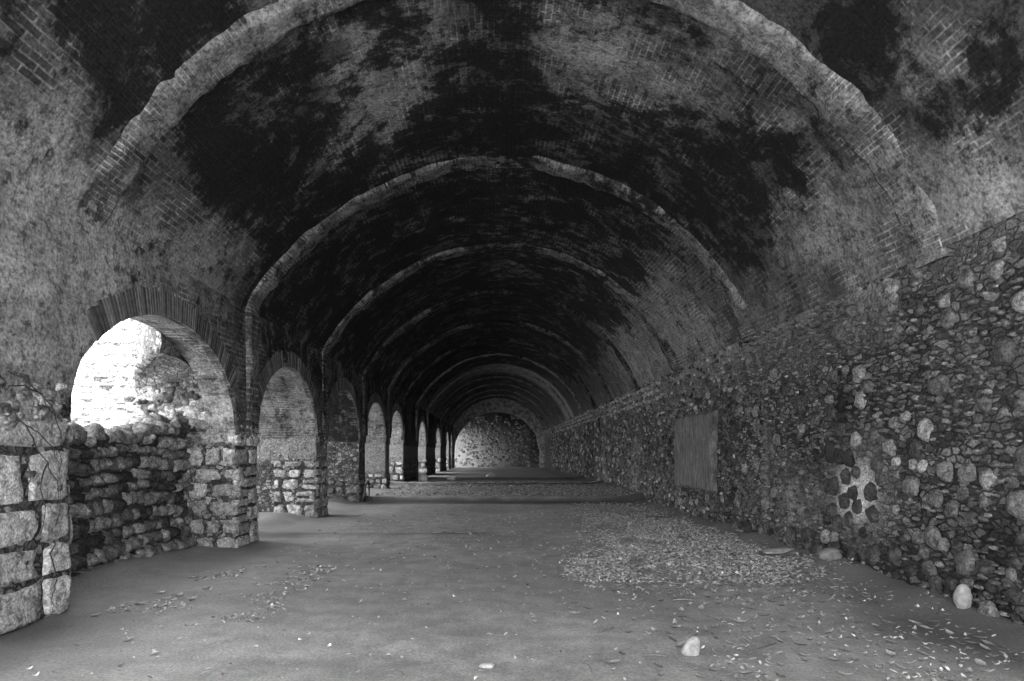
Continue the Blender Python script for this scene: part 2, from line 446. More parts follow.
# ------------------------------------------------------------------ piers of the arcade
LBL = {2: 'nearest left pier of big pale cut stones, cropped by the photo edge', 3: 'second left pier of squared pale stones, beyond the nearest arch',
       4: 'third left pier of rounded stone blocks, beyond the second arch', 5: 'fourth left pier, dark with a pale round stone at its foot',
       6: 'fifth left pier, pale jamb beyond the fourth arch', 7: 'wide dark blind pier between the fifth and sixth open arches',
       8: 'small far left pier just beyond the sixth arch', 9: 'far left pier just beyond the seventh arch'}
for i, (ya, yb) in enumerate(PIERS):
    mb = MB(); d = yb-ya
    zl = -.15; top = ZS
    zt = {2: 1.95, 3: 1.95, 4: 1.45, 5: .75, 6: .8}.get(i, 1.2)
    zq = zt-.1 if i in (4, 6, 7, 8, 9, 10, 11, 12) else (9 if i == 5 else 1.7)
    near = i in (2, 3, 4)
    st = .08 if near else .25
    # core faces: front (+X), camera side (-Y), far side (+Y), back (-X)
    noisy_slab(mb, (XL-.02, ya, zl), (0, 1, 0), (0, 0, 1), (1, 0, 0), d, top-zl+.02, st, .025, stone=0., zlime=zq)
    noisy_slab(mb, (XB, ya+.0, zl), (1, 0, 0), (0, 0, 1), (0, -1, 0), XL-.02-XB, top-zl+.02, st, .025, stone=0., zlime=zq)
    noisy_slab(mb, (XL-.02, yb, zl), (-1, 0, 0), (0, 0, 1), (0, 1, 0), XL-.02-XB, top-zl+.02, st, .025, stone=0., zlime=zq)
    noisy_slab(mb, (XB, yb, zl), (0, -1, 0), (0, 0, 1), (-1, 0, 0), d, top-zl+.02, .3, .02, stone=0.)
    n = 13 if near else (9 if i < 8 else 5)
    if i <= 10:
        big = i == 2
        rows = (.22, .42) if not big else (.30, .52)
        wr = (.30, .75) if not big else (.7, 1.4)
        for (cx, cy, w, h) in courses(d, zt-.0, rows, wr, .03):
            stone(mb, (XL-.02, ya+cx, cy-.03), (0, 1, 0), (0, 0, 1), (1, 0, 0), w, h, rnd.uniform(.025, .06), rnd.uniform(.08, .4),
                  (rnd.uniform(.30, .50) if i < 4 else rnd.uniform(.24, .4) if i < 5 else rnd.uniform(.12, .25)), n, .10, 14.)
        for (cx, cy, w, h) in courses(1.05, zt, rows, (.26, .62), .05):
            stone(mb, (XL-.02-cx, ya, cy-.03), (-1, 0, 0), (0, 0, 1), (0, -1, 0), w, h, rnd.uniform(.03, .06), rnd.uniform(.2, .7),
                  (rnd.uniform(.2, .42) if i != 5 else rnd.uniform(.05, .14)), n, .12, 9.)
        for (cx, cy, w, h) in courses(1.25, zt, rows, (.26, .62), .05):
            stone(mb, (XL-.02-cx, yb, cy-.03), (-1, 0, 0), (0, 0, 1), (0, 1, 0), w, h, rnd.uniform(.01, .03), rnd.uniform(.25, .7),
                  rnd.uniform(.16, .32), 7, .06, 6.)
        for _ in range(90 if i == 2 else 25 if near else 0):   # ragged bedding stones where plaster gives way to the cut stone
            s = rnd.uniform(.05, .15)
            stone(mb, (XL-.015, rnd.uniform(ya+.05, yb-.1), rnd.triangular(1.72, 2.32, 1.85)), (0, 1, 0), (0, 0, 1), (1, 0, 0), s*rnd.uniform(1.1, 2.2), s, rnd.uniform(.015, .05), rnd.uniform(.3, .9), rnd.choice([.10, .2, .28, .36]), 7, .15, 4., .04)
        # small packing stones in the joints
        for _ in range(70 if near else 0):
            z = rnd.uniform(0, zt+.2); s = rnd.uniform(.05, .11)
            if rnd.random() < .5:
                stone(mb, (XL-.01, rnd.uniform(ya+.05, yb-.05), z), (0, 1, 0), (0, 0, 1), (1, 0, 0), s*1.3, s, .035, .8, rnd.uniform(.08, .3), 5, .15)
            else:
                stone(mb, (XL-rnd.uniform(.1, 1.2), ya+.0, z), (-1, 0, 0), (0, 0, 1), (0, -1, 0), s*1.3, s, .035, .8, rnd.uniform(.08, .3), 5, .15)
    o = struct(mb.build('stone_pier', M_BLOCK, loc=((XL+XB)/2, (ya+yb)/2, 0)))
    if i in LBL: struct(o, LBL[i], 'pier', 'stone piers of the left arcade')

# broken plaster and rubble on the pale jambs above the cut stones
# ------------------------------------------------------------------ ribs across the vault
def rib(y0, w, h0, gaps, seed, foot_l, foot_r, pale0, soot0, skew=True):
    mb = MB(); path = []
    for t in np.linspace(foot_r, SPRING_R, 8)[:-1]: path.append((4.66, t, -1., 0., 0.))
    for th in np.linspace(TH_R, TH_L, 240): path.append((CX+RAD*math.cos(th), CZ+RAD*math.sin(th), -math.cos(th), -math.sin(th), th))
    for t in np.linspace(SPRING_L, foot_l, 24)[1:]: path.append((XL, t, 1., 0., PI))
    prof = [(0, -.08), (0, .5), (.05, .9), (.2, 1.), (.35, 1.), (.5, 1.), (.65, 1.), (.8, 1.), (.95, .9), (1, .5), (1, -.08)]
    P = np.zeros((len(path), len(prof), 3)); A = np.zeros(P.shape[:2]); PA = A.copy(); SO = A.copy()
    for i, (x, z, nx, nz, th) in enumerate(path):
        s = i*.06; tt = i/len(path)
        f = 1.0
        for a, b, m_ in gaps:
            f = min(f, 1-(1-m_)*sstep(a-.04, a, tt)*(1-sstep(b, b+.04, tt)))
        if not skew: f *= 1-.98*sstep(TH_L-.22, TH_L-.02, th)
        f *= .35+.65*sstep(-.28, -.05, fbm(s*.55, seed, 2.2, 4))          # broken lengths
        hh = h0*f*(1+.35*fbm(s*1.3, seed, 0, 4))
        e0, e1 = .11*fbm(s*1.2, seed, 3., 5), .11*fbm(s*1.2, seed, 9., 5)
        yc = y0-(.45*sstep(2.1, 2.75, th) if skew else 0)
        for j, (a, b) in enumerate(prof):
            y = yc+(a-.5)*w+(e0 if a < .5 else e1)*(1 if abs(a-.5) > .4 else .4)
            r = hh*b+.022*fbm(s*3, a*4, seed, 4) if b > 0 else b
            P[i, j] = (x+nx*r, y, z+nz*r); A[i, j] = s
            crown = math.exp(-((th-1.55)/.45)**2)
            PA[i, j] = pale0+.4*fbm(s*.6, seed, 5.); SO[i, j] = max(0, soot0+.5*crown*(soot0+.25)+.45*fbm(s*.5, seed, 1., 3))
    mb.grid(P, au=P[..., 1], av=A, pale=np.clip(PA, 0, 1.2), soot=np.clip(SO, 0, .8))
    return mb
ribs = [(i, p[1]+(.35 if i == 2 else .12)) for i, p in enumerate(PIERS) if 0 < i < 7] + [(8+k, y) for k, y in enumerate(RIB_Y)] + [(7, 32.3), (71, 37.2)]
RL = {2: 'nearest wide pale rib of the vault, over the first pier', 3: 'second pale rib of the vault, broken away at its crown', 4: 'third pale rib of the vault, thin and dark at its top',
      5: 'fourth vault rib from the viewpoint, mostly blackened', 6: 'fifth vault rib from the viewpoint, thin and dark', 7: 'sixth vault rib, at the near end of the dark blind bay', 71: 'pale lit rib at the far end of the dark blind bay'}
for i, y in sorted(ribs, key=lambda a: a[1]):
    if y > 66: continue
    gaps = {2: [(.0, .13, .15), (.40, .55, .5)], 3: [(.44, .55, .15)], 4: [(.3, .36, .5)]}.get(i, [])
    h0 = {2: .10, 3: .09}.get(i, .09)
    o = struct(rib(y, .5, h0, gaps, i*3.7, SPRING_L-.25 if i == 2 else 2.15, SPRING_R-.1, 1.0 if i in (2, 71, 8) else .4 if i in (5, 6, 7) else .75, {2: .0, 3: .2, 71: 0., 8: -.4, 5: .45, 6: .5, 7: .5}.get(i,   .3 if i < 8 else .05), i != 2).build('vault_rib', M_VAULT))  # ribs beside the bright ring are painted paler, as if lit
    if i in RL: struct(o, RL[i], 'rib', 'transverse ribs of the vault')

# ------------------------------------------------------------------ right wall: rubble with cobbles
NICHE = (14.65, 17.8, .72, 2.50)
mb = MB()
yr = np.concatenate([np.arange(Y0, 4.5, .4), np.arange(4.5, 16, .055), np.arange(16, 30, .12), np.arange(30, Y1+.01, .4)])
zr = np.linspace(-.2, SPRING_R+.02, 76)
P = np.zeros((len(yr), len(zr), 3)); LM = np.zeros((len(yr), len(zr))); SO = np.zeros_like(LM)
def limy_at(y, z):
    g = lambda y0, z0, a, b, w: w*math.exp(-((y-y0)/a)**2-((z-z0)/b)**2)
    return min(2., g(9.05, 1.08, .62, .45, 2.2)+g(10.9, .75, .6, .45, .7)+.42*sstep(3.25, 3.75, z)+.40*sstep(2.6, 3.4, z)*(y > 8)
               +g(12.05, .9, .13, 1.0, .9)+g(23.5, .8, .8, .9, .6)+g(30, 1., 1., 1.2, .5)+g(6.6, 2.6, 1, .9, .15))
def damp_at(y, z):
    g = lambda y0, z0, a, b, w: w*math.exp(-((y-y0)/a)**2-((z-z0)/b)**2)
    return min(.95, g(9.3, 2.2, .35, .6, 1.)+g(13.9, 1.9, .8, .8, .55)+g(18.6, 1.6, .7, .9, .75)+g(8.0, .3, .9, .35, .6)+g(6.4, .75, .5, .35, .8)+g(10.2, 1.5, .25, .4, .6)
               +g(13.9, .5, 1.2, .4, .5)+g(21, 1.2, 1.5, .7, .4)+.35*sstep(.45, .1, z))
for i, y in enumerate(yr):
    for j, z in enumerate(zr):
        a = .045*fbm(y*1.0, z*1.0, 1., 3)+.03*fbm(y*4.5, z*7, 6., 4)
        a += .06*sstep(.7, 0, z)
        if j == len(zr)-1: a = .05
        P[i, j] = (XR-a, y, z); LM[i, j] = limy_at(y, z); SO[i, j] = damp_at(y, z)
mb.grid(P, flip=False, stone=0., limy=LM, soot=SO, tone=0.)
# closing outer face
mb.add([(5.75, Y0, -.2), (5.75, Y1, -.2), (5.75, Y1, 4.4), (5.75, Y0, 4.4)], [(0, 1, 2, 3)])
placed = {}
def free(y, z, r):
    ky, kz = int(y/.4), int(z/.4)
    for a in (-1, 0, 1):
        for b in (-1, 0, 1):
            for (yy, zz, r2) in placed.get((ky+a, kz+b), ()):
                if (yy-y)**2+((zz-z))**2 < ((r+r2)*.92)**2: return False
    placed.setdefault((ky, kz), []).append((y, z, r)); return True
def innich(y, z, m=.08):
    return NICHE[0]-m < y < NICHE[1]+m and NICHE[2]-m < z < NICHE[3]+m
def scatter(n, y0, y1, rlo, rhi, tpl, zmax=3.85, tone_fn=None, flat=(.75, 1.1), dep=.26):
    for _ in range(n):
        y, z = rnd.uniform(y0, y1), rnd.uniform(0.02, zmax)
        r = rnd.uniform(rlo, rhi)*(1.0 if rnd.random() < .8 else 1.25)
        if innich(y, z): continue
        incl = ((y-9.05)/.62)**2+((z-1.08)/.48)**2 < 1
        if incl and (r < .07 or tpl != 9): continue
        if not free(y, z, r*(1.25 if incl else 1)): continue
        asp = rnd.uniform(*flat)
        t = tone_fn(y, z)*(1-.92*damp_at(y, z)*(.35+.65*rnd.random()))
        rot = rnd.uniform(-.5, .5) if r > .07 else rnd.uniform(-.12, .12)
        ca, sa = math.cos(rot), math.sin(rot)
        stone(mb, (XR-.03-.06*sstep(.7, 0, z), y, z), (0, ca, sa), (0, -sa, ca), (-1, 0, 0), 2*r*(1.08 if r > .06 else 1.35), 2*r*asp, r*dep*rnd.uniform(.8, 1.2), rnd.uniform(.75, 1), t, tpl, .10, 2.6, .03)
def tone_cob(y, z):
    if abs(y-9.05) < .75 and .5 < z < 1.65: return rnd.uniform(.03, .07)
    if z > 1.2 and y < 9.2: return rnd.choice([rnd.uniform(.06, .12), rnd.uniform(.09, .16), rnd.uniform(.16, .30)])
    return rnd.choice([rnd.uniform(.04, .09), rnd.uniform(.07, .13), rnd.uniform(.10, .18)])
def tone_chip(y, z):
    if y > 13: return rnd.choice([rnd.uniform(.02, .06), rnd.uniform(.05, .12), rnd.uniform(.08, .16), rnd.uniform(.16, .34)])
    return rnd.uniform(.04, .13) if rnd.random() < .88 else rnd.uniform(.13, .26)
# the cluster of dark cobbles in pale mortar
scatter(90, 8.4, 9.8, .075, .11, 9, 1.7, tone_cob, (1.0, 1.35), .4)
scatter(190, 5.2, 13.5, .07, .135, 9, 3.75, tone_cob)
scatter(160, 5.2, 13.5, .06, .11, 9, 1.5, tone_cob)
scatter(240, 13.5, 26, .07, .12, 7, 3.75, tone_cob)
scatter(5200, 5.2, 13.5, .025, .055, 5, 3.8, tone_chip, (.38, .7))
scatter(3600, 13.5, 27, .045, .08, 5, 3.8, tone_chip, (.5, .9))
scatter(2400, 27, 60, .08, .15, 5, 3.8, tone_chip, (.6, 1.0))
# rows of bedding stones just under the springing
for z in (3.62, 3.42, 3.2):
    y = 20.0
    while y < 55:
        s = rnd.uniform(.28, .45)
        stone(mb, (XR-.03, y, z+rnd.uniform(-.03, .03)), (0, 1, 0), (0, 0, 1), (-1, 0, 0), s, .14, .06, .6, rnd.uniform(.14, .34), 5, .1, 3.)
        y += s+rnd.uniform(.12, .3)
struct(mb.build('wall_right', M_RUB), 'tall right wall of rubble and rounded cobbles in crumbling mortar', 'wall')

# blocked opening in the right wall
mb = MB()
ny, nz = 60, 50
P = np.zeros((ny, nz, 3))
for i in range(ny):
    for j in range(nz):
        y = NICHE[0]+(NICHE[1]-NICHE[0])*i/(ny-1); z = NICHE[2]+(NICHE[3]-NICHE[2])*j/(nz-1)
        e = min(i, ny-1-i, j, nz-1-j)
        P[i, j] = (XR-.13+(.12 if e == 0 else 0)+.02*fbm(y*3.5, z*.9, 4., 4)+(.03 if e == 1 else 0), y+.09*fbm(z*2.2, 1., .0, 5), z+.07*fbm(y*2.2, 5., 0, 5))
mb.grid(P)
struct(mb.build('window_1', M_PANEL), 'opening in the right wall blocked with smooth streaked grey plaster', 'blocked opening')

# ------------------------------------------------------------------ far end wall with its lower arch
def far_arch_pts(n=60, hw=4.28, zsp=1.7, zt=5.62):
    return [(hw*math.cos(a), zsp+(zt-zsp)*math.sin(a)) for a in np.linspace(0, PI, n)]
mb = MB(); YD = 67.6
arc = [(4.28, -.2)]+far_arch_pts()+[(-4.28, -.2)]
out = []
for (x, z) in arc:
    a = math.atan2(z-1.7, x) if z > 1.7 else (0 if x > 0 else PI)
    out.append((6.2*math.cos(a), 1.7+6.0*math.sin(a)) if z > 1.7 else (6.2*np.sign(x), z))
v = [(x, YD, z) for x, z in arc]+[(x, YD, z) for x, z in out]+[(x, YD+1.4, z) for x, z in arc]
n_ = len(arc); fs = []
for i in range(n_-1):
    fs += [(i, i+1, n_+i+1, n_+i), (i+1, i, 2*n_+i, 2*n_+i+1)]
mb.add(v, fs)
struct(mb.build('end_arch', M_RIB), 'pale plastered arch framing the far end wall', 'arch')
mb = MB()
P = np.zeros((60, 44, 3))
for i in range(60):
    for j in range(44):
        x, z = -6+12*i/59, -.2+7.5*j/43
        P[i, j] = (x, 72.4-.06*fbm(x*1.5, z*1.5, 3.), z)
lim = np.clip(.95-np.hypot((P[..., 0]+2.2)/3.2, (P[..., 2]-.8)/2.4)*.4, .1, .95)*1.9  # light from the left painted in: brightest towards the lower left
mb.grid(P, stone=0., limy=lim, soot=np.clip((P[..., 2]-3.8)/2, 0, .5), tone=0.)  # limy carries the painted light here
for _ in range(500):
    x, z = rnd.uniform(-4.6, 4.6), rnd.uniform(0, 5.4)
    s = rnd.uniform(.14, .32)
    stone(mb, (x, 72.38, z), (1, 0, 0), (0, 0, 1), (0, -1, 0), s*1.2, s, .05, .8, rnd.uniform(.12, .32), 5)
struct(mb.build('wall_back', M_RUB), 'rubble end wall seen small through the far arch', 'wall')

# ------------------------------------------------------------------ floor
xs = np.concatenate([np.arange(-6.6, -4.6, .12), np.linspace(-4.6, 4.9, 110)])
yf = np.concatenate([np.arange(Y0, 3.6, .25), np.arange(3.6, 14, .06), np.arange(14, 24, .07), np.arange(24, 40, .18), np.arange(40, Y1+.01, .5)])
P = np.zeros((len(xs), len(yf), 3)); DM = np.zeros((len(xs), len(yf)))
for i, x in enumerate(xs):
    for j, y in enumerate(yf):
        P[i, j] = (x, y, floor_z(x, y))
        DM[i, j] = min(1, .75*sstep(3.2, 4.5, x)+.55*math.exp(-((y-12.9)/.25)**2)*sstep(.3, -.5, x)+.55*sstep(-3.0, -4.2, x)+.5*math.exp(-((x+3.6)/1.1)**2-((y-5.2)/1.3)**2)+.3*math.exp(-((x+2.6)/.8)**2-((y-7.6)/.9)**2)  # darker left edge is painted shade of the arcade
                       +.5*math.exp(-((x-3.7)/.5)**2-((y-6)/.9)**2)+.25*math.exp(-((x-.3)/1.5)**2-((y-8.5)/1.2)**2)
                       +.95*sstep(20.6, 21.3, y)*sstep(22.0, 21.8, y)+.8*sstep(28.3, 29, y)*sstep(30.0, 29.8, y)+.8*sstep(34.5, 35.5, y)*sstep(37, 36.7, y))  # cross strips at the step and low risers are painted shade
mb = MB(); mb.grid(P, damp=DM)  # damp also carries the painted shade
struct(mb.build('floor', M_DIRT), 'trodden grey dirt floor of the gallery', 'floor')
mb = MB()
P = np.zeros((30, 50, 3))
for i in range(30):
    for j in range(50):
        x, y = -6.5-24*(i/29)**1.5, -25+115*j/49
        P[i, j] = (x, y, -.02+.05*fbm(x*.5, y*.5)-.05)
mb.grid(P, flip=True)
P2 = np.array([[[-6.6, -30, -.06], [-6.6, Y0, -.06]], [[12, -30, -.06], [12, Y0, -.06]]], dtype=float)
mb.grid(P2)
struct(mb.build('ground', M_GROUND), 'bare sunlit ground outside the arches', 'ground')

# ------------------------------------------------------------------ sunlit buttress walls outside the arches
for k, i in enumerate((3, 4, 5)):
    ya, yb = PIERS[i]; mb = MB()
    x0, x1, top = XB+.02, -9.2, 4.6
    noisy_slab(mb, (x1, ya+.06, -.15), (1, 0, 0), (0, 0, 1), (0, -1, 0), x0-x1, top, .09, .05, stone=0., limy=.75)
    noisy_slab(mb, (x0, yb-.05, -.15), (-1, 0, 0), (0, 0, 1), (0, 1, 0), x0-x1, top, .3, .04, stone=0.)
    noisy_slab(mb, (x1, yb-.05, -.15), (0, -1, 0), (0, 0, 1), (-1, 0, 0), yb-ya-.1, top, .3, .04, stone=0.)
    noisy_slab(mb, (x1, ya+.06, top-.15), (1, 0, 0), (0, 1, 0), (0, 0, 1), x0-x1, yb-ya-.1, .3, .04, stone=0.)
    if k < 2:
        for (cx, cy, w, h) in courses(x0-x1, top-.2, (.10, .24), (.12, .38), .035):
            stone(mb, (x0-cx, ya+.07, cy), (-1, 0, 0), (0, 0, 1), (0, -1, 0), w, h, rnd.uniform(.02, .08), rnd.uniform(.5, 1), rnd.uniform(.3, .6), 7, .15, 3.)
    o = mb.build('buttress_wall', M_BLOCK)
    struct(o, ['sunlit rubble wall outside, seen bright through the nearest arch', 'sliver of sunlit wall outside, seen through the second arch', None][k], 'wall', 'buttress walls outside the arcade')

# ------------------------------------------------------------------ cobble wall filling the lower half of the nearest arch
mb = MB(); o_ = OPEN[2]; xf = -5.12
ya, yb = o_[0]+.04, o_[1]-.05
def top_at(y):
    t = (y-ya)/(yb-ya)
    return 1.86+.16*fbm(y*1.3, 4.)+.28*sstep(.55, 1., t)+.25*sstep(.25, 0, t)
ncol = 60; rows_ = 24
P = np.zeros((ncol, rows_+8, 3))
for i in range(ncol):
    y = ya+(yb-ya)*i/(ncol-1); T = top_at(y)-.06
    for j in range(rows_): 
        z = -.1+(T+.1)*j/(rows_-1)
        P[i, j] = (xf-.03+.03*fbm(y*3, z*3, 1.)+.10*sstep(.6, 0., z), y, z)
    for j in range(8): P[i, rows_+j] = (xf-.04-.56*j/7, y, T+.02*fbm(y*4, j*.5))
mb.grid(P, flip=True, stone=0., limy=.15)
z = .02
while z < 2.5:
    rh = rnd.uniform(.14, .23); y = ya
    while y < yb-.06:
        w = min(rnd.uniform(.14, .30), yb-y); yc = y+w/2
        zz = z+rh/2+.04*math.sin(yc*2+z)+rnd.uniform(-.03, .03)
        if zz < top_at(yc)-.02:
            stone(mb, (xf-.02+.10*sstep(.6, 0., zz), yc, zz), (0, 1, 0), (0, 0, 1), (1, 0, 0), w*.97, rh*.98*rnd.uniform(.85, 1.1), rnd.uniform(.05, .12), rnd.uniform(.75, 1),
                  rnd.choice([.04, .10, .13, .16, .20, .24])*rnd.uniform(.8, 1.2), 9, .14, 2.6, .04)
        y += w
    z += rh
CAPS = []; body = mb
for _ in range(52):           # capping cobbles on the broken top
    y, dx = rnd.uniform(ya+.12, yb-.12), rnd.uniform(0, .5); s = rnd.uniform(.16, .32); mb = MB(); CAPS.append(mb)
    stone(mb, (xf-.05-dx, y, top_at(y)-.07), (0, 1, 0), (-1, 0, 0), (0, 0, 1), s*1.2, s, s*.5, .9, rnd.uniform(.1, .28), 9, .12, 2.4, .04)
o = body.build('rubble_wall', M_RUB, loc=(xf-.25, (ya+yb)/2, 0))
for c_ in CAPS: c_.build('coping_stone', M_RUB, loc=(xf-.25, (ya+yb)/2, 0), parent=o).location = (0, 0, 0)
tag(o, 'rough wall of dry-laid dark cobbles closing the lower half of the nearest arch', 'wall', None, 'thing')

# ragged springer of rubble sticking out at the outer edge of the nearest arch
mb = MB()
ya = PIERS[3][0]
for _ in range(110):
    x, z = rnd.uniform(-6.1, -4.95), rnd.uniform(1.9, 2.85)
    s = rnd.choice([.07, .09, .12, .16, .24])*rnd.uniform(.8, 1.2)
    stone(mb, (x, ya-.02, z), (-1, 0, 0), (0, 0, 1), (0, -1, 0), s*rnd.uniform(1, 1.7), s, rnd.uniform(.02, .06), rnd.uniform(.2, .8), rnd.choice([.05, .10, .16, .3]), 9, .2, 5., .05)
nx_, nz_ = 26, 16
FR = np.zeros((nx_, nz_, 3)); BO = np.zeros((nx_, 12, 3)); x0_, x1_ = XT+.0, -6.0
for i in range(nx_):
    t = i/(nx_-1); x = x0_+(x1_-x0_)*t
    yfr = 9.9+1.45*t**1.3+.05*fbm(t*6, 3.); zb = 3.04-.25*t**2
    for j in range(nz_):
        z = zb+(5.2-zb)*j/(nz_-1)
        FR[i, j] = (x-.12*abs(fbm(z*3.5, 2., 1., 5))*(i == 0), yfr+.07*fbm(x*4, z*4, 1.)+.1*(j/(nz_-1)), z)
    for j in range(12):
        u = j/11; y = yfr+(11.5-yfr)*u
        BO[i, j] = (x, y, zb-.30*u**2+.03*fbm(x*4, y*4, 2.))
mb.grid(FR, stone=0., limy=.35); mb.grid(BO, flip=True, stone=0., limy=.35)
SI = np.zeros((10, 8, 3))
for i in range(10):
    for j in range(8): SI[i, j] = (x1_, FR[-1, 0, 1]+(11.5-FR[-1, 0, 1])*i/9, FR[-1, 0, 2]+(5.2-FR[-1, 0, 2])*j/7)
mb.grid(SI, stone=0.)
SJ = np.zeros((10, nz_, 3))
for i in range(10):
    for j in range(nz_): SJ[i, j] = (FR[0, j, 0]+.05*fbm(i*.7, j*.6, 3.)*(i > 0), FR[0, j, 1]+(11.5-FR[0, j, 1])*i/9, FR[0, j, 2])
mb.grid(SJ, stone=0., limy=.5)
for i in range(2, nx_, 1):     # rough stones along the broken lower edge
    q = FR[i, 0]; w_ = rnd.uniform(.09, .16)
    stone(mb, (q[0], q[1]+.02, q[2]+.05), (-1, 0, 0), (0, 0, 1), (0, -1, 0), w_, .16, rnd.uniform(.03, .08), .5, rnd.uniform(.10, .24), 7, .15, 4., .05)
struct(mb.build('trim_1', M_BLOCK), 'broken rubble springer on the far jamb of the nearest arch', 'masonry')

# ------------------------------------------------------------------ leaf litter
def leaf_arrays(L, W, curl, fold):
    ts = [0, .18, .5, .8, 1.0]; ws = [.04, .7, 1., .55, .02]
    v = []
    for t, w in zip(ts, ws):
        z = curl*(2*t-1)**2*L
        v += [(L*(t-.5), -W/2*w, z+fold*W*w), (L*(t-.5), 0, z), (L*(t-.5), W/2*w, z+fold*W*w)]
    f = []
    for i in range(4):
        for j in range(2):
            a = i*3+j; f.append((a, a+1, a+4, a+3))
    return np.array(v), f
def rotz(v, a):
    c, s = math.cos(a), math.sin(a)
    return np.stack([v[:, 0]*c-v[:, 1]*s, v[:, 0]*s+v[:, 1]*c, v[:, 2]], 1)
def drift(x, y):
    """leaf cover, 0..1"""
    lo = 1.55+.55*sstep(8, 20, y)-.5*sstep(5.5, 9, y)*sstep(14, 9, y)+.5*fbm(y*.6, 3.)
    d = sstep(lo-.35, lo+.5, x)*sstep(4.55, 3.9, x)*(.35+.65*sstep(7., 8.8, y))*sstep(22., 18.5, y)
    d *= .12+.88*sstep(-.12, .25, fbm(x*1.1, y*.8, 7.)+.3*sstep(7.5, 10, y))
    if y < 9: d = max(d*.9, .5*sstep(.0, .3, fbm(x*1.4, y*1.4, 2.))*sstep(1.2, 2.2, x)*sstep(4.7, 4.2, x))
    return d
# ------------------------------------------------------------------ loose stones on the floor
def at(px, py):
    """floor point for a line of sight"""
    d = EYE*F/(py-452.)
    return (px-497.)/F*d, d
def pebble(name, px, py, w, h, hgt, tone, label, block=.0, rz=0., group=None, cat='stone'):
    x, y = at(px, py); mb = MB()
    nu, nv_ = 18, 11; P = np.zeros((nu, nv_, 3)); sd = rnd.uniform(0, 50)
    for i in range(nu):
        for j in range(nv_):
            a = 2*PI*i/(nu-1); b = -PI/2+PI*j/(nv_-1)
            sq = lambda c, e: math.copysign(abs(c)**e, c)
            e = 1-.62*block
            q = (sq(math.cos(b), e)*sq(math.cos(a), e), sq(math.cos(b), e)*sq(math.sin(a), e), sq(math.sin(b), e))
            r = 1+.3*fbm(math.cos(a)*1.5+sd, math.sin(a)*1.5, b*1.2, 4)*math.cos(b)
            tp = 1-.22*block*q[2]
            P[i, j] = (q[0]*w/2*r*tp+.16*block*w*q[2], q[1]*h/2*r*tp, hgt*.42+q[2]*hgt*.55*(1+.3*block*q[0]))
    P[-1] = P[0]
    mb.grid(P, tone=tone)
    o = mb.build(name, M_PEB); o.location = (x, y, floor_z(x, y)-.004); o.rotation_euler[2] = rz
    tag(o, label, cat, group)
    return o
pebble('loose_stone', 691, 653, .12, .09, .14, .30, 'pale squarish block stone standing on the dirt at the lower right', .8, .25)
pebble('flat_stone', 780, 556, .5, .22, .07, .30, 'long flat pale slab at the foot of the right wall', .6, .3)
pebble('loose_stone', 487, 665, .11, .08, .035, .34, 'flat pale pebble near the bottom centre of the floor', .2)
pebble('loose_stone', 963, 614, .16, .14, .24, .28, 'pale upright cobble leaning at the base of the right wall', .2, .4)
pebble('loose_stone', 423, 485, .5, .4, .38, .42, 'far grey boulder beside the dark blind pier', .4)
pebble('loose_stone', 452, 483.5, .5, .35, .28, .42, 'far low boulder in the middle of the step', .4)
pebble('loose_stone', 491, 481, .5, .4, .24, .42, 'far small boulder right of the middle of the floor', .3)
pebble('loose_stone', 830, 573, .26, .2, .16, .16, 'grey rounded stone half buried in dirt beside the right wall', .3, .2)
pebble('loose_stone', 868, 577, .2, .16, .12, .2, 'smaller stone beside the half buried grey one', .3, .9)
for (px, py) in ((383, 594), (353, 617), (447, 577), (537, 561), (513, 526), (533, 519), (92, 673), (560, 590), (640, 662), (412, 640), (470, 600),
                 (300, 640), (330, 560), (590, 655), (575, 540), (440, 560), (250, 620), (620, 600), (402, 655), (205, 640)):
    s = rnd.uniform(.014, .028)
    pebble('pebble', px, py, s*1.3, s, s*.6, rnd.uniform(.38, .48), 'tiny white pebble scattered on the bare middle of the floor', .2, rnd.uniform(0, 3), 'white pebbles on the bare floor', 'pebble')

# pale scraps near the left side
for k, (px, py) in enumerate(((178, 597), (192, 601), (140, 606), (112, 613), (95, 616), (160, 594), (205, 589), (128, 640), (150, 655))):
    x, y = at(px, py); mb = MB()
    for q in range(5):
        L = rnd.uniform(.06, .13); v, f = leaf_arrays(L, L*.35, rnd.uniform(.05, .3), .25)
        v[:, 2] -= v[:, 2].min(); v = rotz(v, rnd.uniform(0, 6.3)); v += np.array((rnd.uniform(-.03, .03), rnd.uniform(-.025, .025), .003+.002*q))
        mb.add(v, f, tone=rnd.uniform(.3, .48))
    o = mb.build('dry_husk', M_LEAF); o.location = (x, y, floor_z(x, y))
    tag(o, 'torn pale husk lying on the dirt near the nearest left arch', 'husk', 'pale husks on the floor by the left arch')

